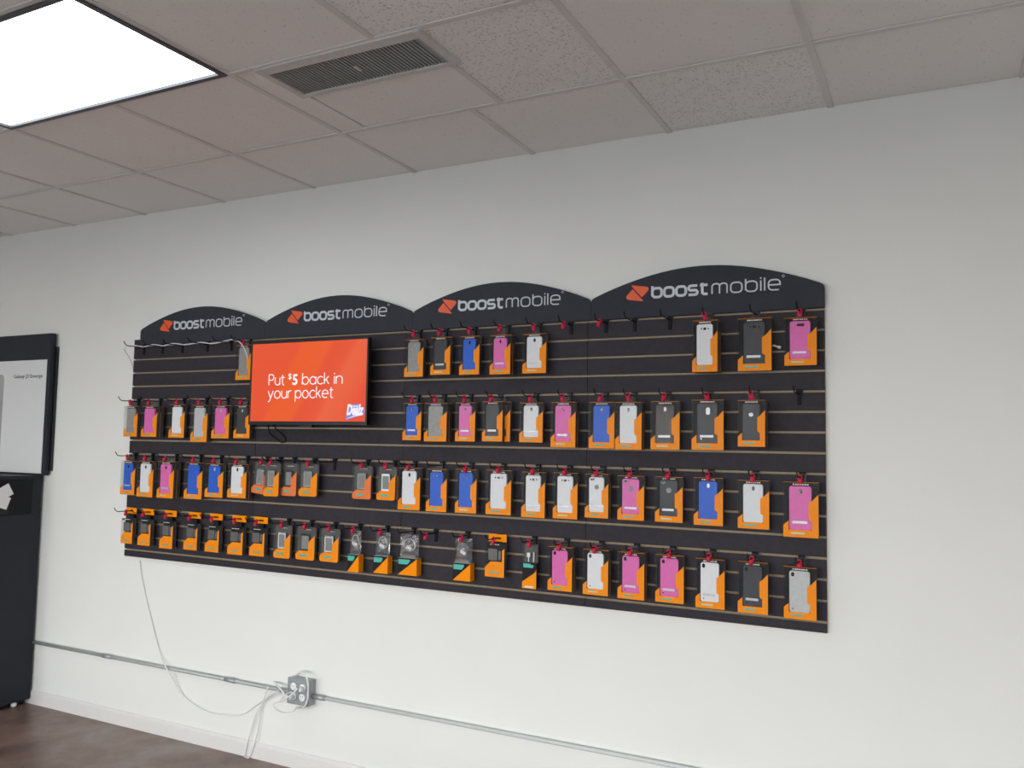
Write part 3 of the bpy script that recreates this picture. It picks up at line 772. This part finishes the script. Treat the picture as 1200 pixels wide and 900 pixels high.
for it in ITEMS:
    row, cr, xl, xr, yt, yb, n, kind, a, b_, c_, lk, op = it
    idx[row] = idx.get(row, 0)+1; k = idx[row]; N = cnt[row]
    if k == 1: pos = 'leftmost in the %s row' % RN[row]
    elif k == N: pos = 'rightmost in the %s row' % RN[row]
    elif k <= (N+1)//2: pos = '%s from left in the %s row' % (ORD[k], RN[row])
    else: pos = '%s from right in the %s row' % (ORD[N+1-k], RN[row])
    x0c, y0c, s = CROP[cr]
    yf = op.get('yf', YS-.026-.0235*n)
    u0, u1, v0, v1 = x0c+xl/s, x0c+xr/s, y0c+yt/s, y0c+yb/s
    um = (u0+u1)/2
    pl, pr, pt = at_y(u0, v1, yf), at_y(u1, v1, yf), at_y(um, v0, yf)
    w = pr.x-pl.x; z = (pl.z+pr.z)/2; h = pt.z-z; x = (pl.x+pr.x)/2
    # top and bottom of the same upright pack are seen with a slight lean; the middle of the two is its place
    x = (x + at_y(um, v0, yf).x)/2
    rod = ROWZ[row]+ROD; h = min(h, rod-.012-z)
    loc = (x, yf, z); rodz = rod-z
    if kind == 'case':
        look = '%s phone case%s' % (CN.get(a, a), CUT[b_])
        if c_ and b_ in ('', 'c', 'm'): look += ' with silver bar'
        p = case_pack(loc, w, h, rodz, a, b_, c_, look+', '+op.get('note', pos)+(', top row' if 'note' in op else ''), pale=(k % 3 == 0))
        what = '%s phone case' % CN.get(a, a)
    elif kind == 'glass':
        p = glass_pack(loc, w, h, rodz, a, b_, '%s screen protector pack, %s%s' % (('white-framed', 'black-framed', 'grey')[a-1] if a else '', 'tilted, ' if 'roll' in op else '', pos))
        what = 'screen protector pack'
    elif kind == 'acc':
        p = accessory_pack(loc, w, h, rodz, 'small orange accessory pack with header tab, '+pos); what = 'accessory pack'
    elif kind == 'cable':
        p = cable_pack(loc, w, h, rodz, 'orange and black cable box with clear pouch, '+pos, a, k); what = 'cable box'
    else:
        p = slim_pack(loc, w, h, rodz, 'slim black and orange cable box with clear window, '+pos); what = 'slim cable box'
    if 'yaw' in op: p.rotation_euler.z = op['yaw']
    if 'roll' in op:
        a_ = op['roll']; p.rotation_euler.y = -a_     # swings about the prong
        p.location.x += -math.sin(-a_)*rodz; p.location.z += rodz*(1-math.cos(a_))
    for q in range(1, n):
        c2_ = copy_tree(p); c2_.location.y += .0235*q; c2_.location.x += op.get('dx', .0)
        c2_['label'] = '%s pack hanging %sbehind the one %s' % (what.replace(' pack', ''), '' if q == 1 else 'last ', pos)
        c2_['group'] = 'packs at the back of a hook'
    place_hook(x, row, 'black hook holding the pack %s' % pos)
    if lk: place_lock(x, yf-.009, row, 'red lock in front of the pack %s' % pos, random.uniform(-.3, .3))

# bare hooks
for cr, zx, zy, row, lab in (('Z', 235, 410, 1, 'bare black hook at the far left end of the top row'), ('Z', 365, 420, 1, 'second bare black hook from left in the top row'),
        ('Z', 505, 420, 1, 'third bare black hook from left in the top row'), ('Z', 680, 420, 1, 'fourth bare black hook from left in the top row'),
        ('Z', 850, 405, 1, 'bare black hook just left of the half hidden top-row pack'),
        ('H', -12+0, 0, 0, ''),):
    if not row: continue
    x0c, y0c, s = CROP[cr]; place_hook(at_y(x0c+zx/s, y0c+zy/s, YS).x, row, lab, 'bare hooks')
for u, row, lab, lk in ((668.5, 1, 'bare black hook with red lock, just right of the white top-row case', .075), (709.7, 1, 'bare black hook with red lock at the left end of the rightmost panel', .075),
        (743.7, 1, 'bare black hook without lock, left of the last bare top-row hook', 0), (785, 1, 'last bare black hook before the white top-row case on rightmost panel', 0),
        (936.7, 2, 'bare black hook at the right end of the second row', 0), (395.6, 3, 'bare black hook below the television in the third row', 0),
        (515.5, 4, 'bare black hook with red lock, between two cable boxes', .085)):
    x = at_y(u, 450, YS).x; place_hook(x, row, lab, 'bare hooks')
    if lk: place_lock(x, YS-lk, row, {668.5: 'red lock on the bare hook right of the white top-row case', 709.7: 'red lock on the bare hook at left end of the rightmost panel', 515.5: 'red lock on the bare hook between two cable boxes'}[u], .2)

# ------------------------------------------------------------------ television
TYF = -.115
def S(zx, zy): return at_y(280+zx/6, 380+zy/6, TYF)
tl, tr, br, bl = S(76, 131), S(905, 88), S(905, 708), S(75, 708)
x0, x1 = (tl.x+bl.x)/2, (tr.x+br.x)/2; z1 = (tl.z+tr.z)/2; z0 = (bl.z+br.z)/2
t = thing('television', ((x0+x1)/2, TYF, z0), 'flat black television showing an orange advert, mounted on the slatwall', 'television')
hw = (x1-x0)/2; hh = z1-z0; bz = .0085; bb_ = .017
f = MB().box(-hw, -hw+bz, 0, .012, 0, hh, .001).box(hw-bz, hw, 0, .012, 0, hh, .001)
f.box(-hw+bz, hw-bz, 0, .012, 0, bb_, .001).box(-hw+bz, hw-bz, 0, .012, hh-bz, hh, .001)
f.obj('bezel', m_tv, t)
MB().box(-hw+.002, hw-.002, .012, .03, .002, hh-.002, .004).box(-hw*.7, hw*.7, .03, .048, .05, hh*.75, .01).obj('rear_housing', m_tv, t)
MB().box(-.1, .1, .048, 94e-3, .12, .24).obj('wall_bracket', m_hook, t)
MB().prism([(-hw*.12, 0), (-hw*.10, -.011), (hw*.10, -.011), (hw*.12, 0)], .002, .02).obj('sensor_housing', m_tv, t)
SCR = 1.0
sx0, sx1, sz0, sz1 = -hw+bz, hw-bz, bb_, hh-bz
def scr_mat():
    m = bpy.data.materials.new('lit_screen'); m.use_nodes = True; nt = m.node_tree; b = nt.nodes['Principled BSDF']
    N = nt.nodes.new; L = nt.links.new
    tc = N('ShaderNodeTexCoord'); g = N('ShaderNodeSeparateXYZ'); L(tc.outputs['Object'], g.inputs[0])
    # the advert's picture: flat orange with two broad slanting bands
    ad = N('ShaderNodeMath'); ad.operation = 'MULTIPLY_ADD'; ad.inputs[1].default_value = -.62
    L(g.outputs[2], ad.inputs[0]); L(g.outputs[0], ad.inputs[2])
    mr = N('ShaderNodeMapRange'); mr.inputs[1].default_value = -.62; mr.inputs[2].default_value = .36; L(ad.outputs[0], mr.inputs[0])
    r = N('ShaderNodeValToRGB'); r.color_ramp.interpolation = 'LINEAR'; e = r.color_ramp.elements
    e[0].position = 0; e[0].color = (*s2l((226, 84, 48)), 1); e[1].position = 1; e[1].color = (*s2l((226, 76, 44)), 1)
    for p, c in ((.33, (228, 82, 44)), (.36, (232, 90, 38)), (.52, (233, 92, 40)), (.56, (226, 80, 46)), (.66, (228, 84, 50)), (.70, (232, 98, 60)), (.82, (230, 90, 54)), (.88, (226, 78, 46))):
        q = e.new(p); q.color = (*s2l(c), 1)
    L(mr.outputs[0], r.inputs[0])
    b.inputs['Base Color'].default_value = (.01, .01, .01, 1); b.inputs['Roughness'].default_value = .3; b.inputs['Specular IOR Level'].default_value = .15
    L(r.outputs['Color'], b.inputs['Emission Color']); b.inputs['Emission Strength'].default_value = SCR
    return m
so = MB().box(sx0, sx1, .004, .010, sz0, sz1).obj('screen', scr_mat(), t)
m_txt = emit('screen_white', (252, 244, 250), SCR)
sw, shh = sx1-sx0, sz1-sz0
def SP(zx, zy):      # zoom pixels on the screen to the screen's own frame
    return sx0+(zx-86)/(893-86)*sw, sz1-(zy-(140-(zx-86)/807*40))/((690-(zx-86)/807*5)-(140-(zx-86)/807*40))*shh
yv = .0030
zb1 = SP(470, 425)[1]; zb2 = SP(440, 522)[1]
X_ = lambda zx: SP(zx, 400)[0]
cap = SP(240, 355)[1]-SP(240, 432)[1]; xh = cap/1.46
def ad(txt, xa, xb, zb):
    m = MB(); word(m, txt, X_(xa)+.003, zb, X_(xb)-X_(xa)-.006, xh, .0047, .26, 1.5, yv, yv+.0008, round_glyph); m.obj('advert_word', m_txt, so)
ad('Put', 213, 333, zb1); ad('back', 455, 646, zb1); ad('in', 676, 736, zb1); ad('your', 211, 384, zb2); ad('pocket', 408, 676, zb2)
m = MB(); add_text(m, '$', X_(358), zb1+cap*.42, yv, h=cap*.62, base=False, offset=.012); m.obj('advert_word', m_txt, so)
m = MB(); add_text(m, '5', X_(388), zb1, yv, h=cap*1.0, base=True, offset=.026); m.obj('advert_word', m_txt, so)
lg = MB(); a = SP(768, 640); b2 = SP(884, 585)
add_text(lg, 'Dealz', a[0], SP(820, 636)[1], yv, w=(b2[0]-a[0])*.97, h=shh*.135, shear=.22, offset=.045)
lg.prism([(a[0]-.002, SP(770, 668)[1]), (a[0]+.05, SP(820, 648)[1]), (a[0]+.085, SP(850, 640)[1]), (a[0]+.05, SP(820, 641)[1])], yv, yv+.0008)
add_text(lg, 'boost', SP(806, 583)[0], SP(806, 583)[1], yv, w=(b2[0]-a[0])*.34, h=shh*.026, offset=.03)
lo = MB(); k_ = .006
lo.prism([(a[0]-.004, SP(770, 668)[1]-.004), (a[0]+.055, SP(820, 646)[1]-.004), (b2[0]-.006, SP(880, 640)[1]), (b2[0]+.003, SP(884, 600)[1]), (b2[0]-.024, SP(860, 575)[1]), (SP(846, 562)[0], SP(846, 562)[1]), (SP(806, 566)[0], SP(806, 566)[1]), (a[0]+.004, SP(780, 600)[1]), (a[0]+.0, SP(775, 640)[1])], .0034, .0040)
lo.obj('logo_backing', emit('screen_blue', (140, 158, 232), SCR*.9), so)  # flat blue backing outlining the logo, part of the advert's picture
lg.obj('corner_logo', m_txt, so)
# loose black lead under the television
P = lambda zx, zy, y: at_y(280+zx/6, 380+zy/6, y)
tag(MB().tube([P(205, 700, -.07), P(215, 760, -.05), P(255, 800, -.034), P(305, 832, -.0226), P(328, 810, -.0226), P(300, 770, -.034), P(260, 735, -.055), P(245, 700, -.072)], .0028, 8).obj('television_lead', m_hook),
    'loose black cable looping below the television', 'cable')

# white cord draped over the bare hooks
Zp = lambda zx, zy, y: at_y(130+zx/6, 340+zy/6, y)
zr = ROWZ[1]+ROD
hk = [at_y(130+zx/6, 340+zy/6, YS).x for zx, zy in ((235, 410), (365, 420), (505, 420), (680, 420), (850, 405))]
r_ = .0027; top = zr+.0023+r_+.0006
pts = [Zp(172, 492, -.012), Zp(158, 450, -.024), Zp(152, 415, -.05)]
pts = [Vector((-.012, -.010, zr-.12)), Vector((-.016, -.03, zr-.06)), Vector((-.012, -.075, zr-.005))]
for i, x in enumerate(hk):
    y = -.085 if i < 3 else -.07
    pts.append(Vector((x, y, top)))
    if i < 4: pts.append(Vector(((x+hk[i+1])/2, y, top-.010)))
pts += [Vector((hk[-1]+.06, -.075, top+.004)), Vector((hk[-1]+.115, -.082, top-.012)), Vector((hk[-1]+.15, -.080, top-.05)), Vector((hk[-1]+.165, -.07, top-.10))]
tag(MB().tube(pts, r_, 8).obj('white_cord', m_cord), 'white cord draped over the bare top-row hooks and into the television', 'cord')

# tiny white fastener stuck in a top-row slat
p = at_y(790+722/6, 300+637/6, YS)
t = thing('peg', (p.x, YS, p.z), 'tiny white plastic peg between the black and pink top-row cases', 'peg')
MB().tube([(-.012, -.012, .004), (.0, -.006, 0), (.006, 0.0, -.003)], .0035).obj('pin', m_white, t)
MB().lathe([(0, -.012), (.006, -.011), (.006, -.003), (.003, 0)], axis='y', o=(.010, 0, -.004)).obj('cap', m_white, t)

# ------------------------------------------------------------------ conduit, outlet box, cords
CZ = .353; CY = -.016
def conduit(xa, xb, label, joints):
    t = thing('conduit_pipe', ((xa+xb)/2, CY, CZ), label, 'pipe', 'wall conduit'); o = (xa+xb)/2
    MB().tube([(xa-o, 0, 0), (xb-o, 0, 0)], .0095 if xa < 0 else .0085, 12).obj('pipe', m_steel if xa < 0 else m_pale_pipe, t)
    for j, (jx, kind) in enumerate(joints):
        if kind == 'c': MB().tube([(jx-o-.035, 0, 0), (jx-o+.035, 0, 0)], .012, 12).obj('coupling', m_galv, t)
        else:
            MB().box(jx-o-.009, jx-o+.009, -.0115, .016, -.0115, .0115, .002).box(jx-o-.009, jx-o+.009, .0135, .0158, -.03, .03).obj('strap', m_steel, t)
conduit(-.7425, 1.205, 'grey conduit pipe on the wall running left from the outlet box', ((-.1, 'c'), (.82, 'c'), (1.19, 'c')))
conduit(1.366, 5.6, 'thin pale conduit pipe on the wall running right from the outlet box', ((1.385, 'c'),))
ox0, ox1, oz0, oz1 = 1.222, 1.350, .312, .430
t = thing('outlet_box', ((ox0+ox1)/2, 0, (oz0+oz1)/2), 'grey metal box with four white power outlets, low on the wall', 'outlet')
MB().box(-.064, .064, -.044, 0, -.059, .059, .003).obj('box', m_galv, t)
MB().box(-.066, .066, -.050, -.0445, -.061, .061, .003).obj('cover_plate', mat('cover_grey', (150, 154, 157), .45, metal=.2), t)
for sx in (-1, 1):
    for sz in (-1, 1):
        s = MB().lathe([(0, -.0545), (.0165, -.0545), (.018, -.053), (.018, -.0502)], n=20, axis='y', o=(sx*.027, 0, sz*.022)).obj('socket', m_white, t)
        MB().box(sx*.027-.007, sx*.027-.0052, -.0552, -.0546, sz*.022, sz*.022+.008).box(sx*.027+.0052, sx*.027+.007, -.0552, -.0546, sz*.022, sz*.022+.008).obj('slots', m_dark, s)
ocx, ocz = (ox0+ox1)/2, (oz0+oz1)/2
V5 = lambda zx, zy, y: at_y(zx/3, 640+zy/3, y)
# supply cord from the slatwall down to the box
t = thing('power_cord', (ocx-.027, -.06, ocz-.022), 'long white cord hanging from the slatwall corner down to the outlet box', 'cord')
o = Vector(t.location)
pts = [V5(490, 51, -.008), V5(492, 62, -.007), V5(500, 120, -.006), V5(525, 230, -.006), V5(560, 370, -.010), V5(580, 420, -.036), V5(600, 455, -.030), V5(640, 520, -.008), V5(690, 560, -.006), V5(740, 585, -.006), V5(800, 592, -.006), V5(855, 590, -.006), V5(900, 560, -.010), V5(960, 522, -.03), V5(1000, 520, -.07), V5(1025, 512, -.094)]
MB().tube([p-o for p in pts], .0030, 8).obj('cable', m_cord, t)
def plug(t, loc, d):
    p = MB().lathe([(0, -.036), (.004, -.036), (.006, -.028), (.011, -.014), (.012, -.002), (.0, -.0)], n=12, axis='y').obj('plug', m_white, t)
    p.location = loc; p.rotation_euler = d; return p
plug(t, (0, .003, 0), (.1, 0, .35))
# second plug with its lead looping round the top of the box
t = thing('charger_lead', (ocx+.027, -.06, ocz+.022), 'white lead plugged in upper right socket and looped around the outlet box', 'cord')
o = Vector(t.location); V7 = lambda zx, zy, y: at_y(280+zx/6.43, 760+zy/6.43, y)
plug(t, (0, .003, 0), (.1, 0, .5))
pts = [V7(440, 300, -.092), V7(400, 345, -.108), V7(345, 378, -.112), V7(315, 392, -.10), V7(340, 345, -.098), V7(315, 310, -.08), V7(285, 270, -.04), V7(262, 252, -.010)]
MB().tube([p-o for p in pts], .0042, 8).obj('lead', m_cord, t)
pts = [V7(412, 218, -.008), V7(440, 190, -.02), V7(470, 180, -.045), V7(500, 200, -.062), V7(518, 250, -.064), V7(522, 320, -.062), V7(518, 380, -.064), V7(497, 432, -.060), V7(470, 452, -.04), V7(438, 446, -.012)]
MB().tube([p-o for p in pts], .0040, 8).obj('loop', m_cord, t)
# thin cord hanging to the floor
pts = [V7(222, 285, -.022), V7(205, 330, -.030), V7(172, 420, -.02), V7(130, 490, -.018), V7(95, 600, -.018), V7(62, 720, -.018), V7(45, 800, -.02)]
pts += [V7(40, 822, -.022), V7(55, 838, -.024), V7(75, 826, -.022), V7(110, 740, -.018), V7(135, 650, -.018), V7(152, 560, -.018), V7(160, 470, -.018), V7(190, 395, -.022), V7(250, 345, -.05), V7(300, 315, -.055)]
for p in pts: p.z = max(p.z, .004)
tag(MB().tube(pts, .0026, 8).obj('hanging_cord', m_cord), 'thin white cord hanging in a long loop from conduit to baseboard', 'cord')
pts = [V7(322, 398, -.055), V7(280, 405, -.02), V7(258, 420, -.012), V7(270, 450, -.010), V7(310, 478, -.010), V7(360, 482, -.010), V7(410, 470, -.012), V7(430, 440, -.02)]
tag(MB().tube(pts, .0016, 8).obj('thin_wire', m_cord), 'fine white wire curling under the outlet box', 'wire')

# ------------------------------------------------------------------ advertising stand at the left
KX = -.735       # right side of the lower body
t = thing('display_stand', (-1.10, -.15, 0), 'tall black display stand with a white phone poster at left edge', 'display stand')
o = Vector(t.location)
m_kb = mat('stand_black', (44, 47, 53), .5, var=.06, scale=12, spec=.2)
m_kg = mat('stand_gloss', (20, 21, 27), .35, spec=.2)
def kb(x0, x1, y0, y1, z0, z1, bev=.003): return MB().box(x0-o.x, x1-o.x, y0-o.y, y1-o.y, z0-o.z, z1-o.z, bev)
kb(-1.44, -.690, -.046, -.014, 1.3252, 2.168).obj('upper_panel', m_kb, t)
kb(-1.46, -.674, -.0135, -.002, 1.352, 2.09).obj('rear_panel', mat('stand_rear', (28, 28, 34), .45), t)
body = kb(-1.45, KX-.010, -.36, -.014, .03, 1.325, .006).obj('body', m_kb, t)
kb(-1.43, KX-.05, -.34, -.03, .001, .03, .001).obj('plinth', m_tv, t)
g = MB().box(KX-.0098-o.x, KX-.006-o.x, -.35-o.y, -.075-o.y, 1.10, 1.305, .001).obj('gloss_panel', m_kg, t)
MB().lathe([(0, -.03), (.014, -.026), (.016, -.012), (.008, 0)], n=12, o=(KX-.03-o.x, -.10-o.y, .03)).obj('foot', m_white, t)
pm = mat('poster_white', (226, 226, 226), .16, coat=.4, var=.01)
px0, px1, pz0, pz1 = -1.40, -.714, 1.316, 2.011
po = kb(px0, px1, -.0492, -.0464, pz0+.02, pz1, .0005).obj('poster', pm, t)
ph = MB()
ph.prism([(a-o.x, b2) for a, b2 in rrect(-1.36, -1.118, 1.40, 1.93, .03)], -.0502-o.y, -.0493-o.y)
ph.obj('phone_picture', mat('picture_grey', (168, 166, 168), .2, coat=.4, var=.15, scale=6), po)
tx = MB(); pa = at_y(16, 441, -.05); pb = at_y(50, 438, -.05)
add_text(tx, 'Galaxy J3 Emerge', pa.x-o.x, pa.z-.012, -.0500-o.y, w=pb.x-pa.x, h=.028, offset=.01)
tx.obj('poster_text', mat('text_black', (60, 60, 62), .5), po)
# leaflets in a clear holder clipped to the stand's side
t2 = thing('leaflet_holder', (KX-.004, -.30, 1.13), 'clear holder with white leaflets clipped to the black display stand', 'holder')
MB().box(0, .012, -.04, .08, -.02, .06, .002).obj('pocket', m_clear, t2)
for k, (ya, za, an) in enumerate(((.045, .10, .5), (.03, .055, -.35))):
    tag(MB().box(-.0006, .0006, -.05, .05, -.035, .035).obj('leaflet', m_white, None, Vector((KX+.0035+.004*k, -.30+ya, 1.13+za))),
        ('upper' if k == 0 else 'lower')+' white folded leaflet sticking out of the clear holder', 'leaflet', 'leaflets').rotation_euler = (an, 0, 0)

# ------------------------------------------------------------------ daylight and view
w = bpy.data.worlds.new('sky'); sc.world = w; w.use_nodes = True; nt = w.node_tree
N = nt.nodes.new; L = nt.links.new; bg = nt.nodes['Background']
tc = N('ShaderNodeTexCoord'); sp = N('ShaderNodeSeparateXYZ'); rp = N('ShaderNodeValToRGB')
L(tc.outputs['Generated'], sp.inputs[0]); L(sp.outputs[2], rp.inputs[0])
e = rp.color_ramp.elements; e[0].position = 0; e[0].color = (1.0, .99, .965, 1); e[1].position = .6; e[1].color = (.7, .82, 1.0, 1)
L(rp.outputs[0], bg.inputs['Color']); bg.inputs['Strength'].default_value = 9.9
for a, b2 in wins:
    ld = bpy.data.lights.new('window_portal', 'AREA'); ld.shape = 'RECTANGLE'; ld.size = b2-a; ld.size_y = WZ1-WZ0; ld.cycles.is_portal = True
    lo_ = bpy.data.objects.new('window_portal', ld); col.objects.link(lo_); lo_.location = ((a+b2)/2, YF-.16, (WZ0+WZ1)/2); lo_.rotation_euler = (PI/2, 0, 0)
vs = sc.view_settings
sc.display_settings.display_device = 'sRGB'
vs.view_transform = 'Standard'; vs.look = 'None'; vs.gamma = 1; vs.use_curve_mapping = False; vs.exposure = 0
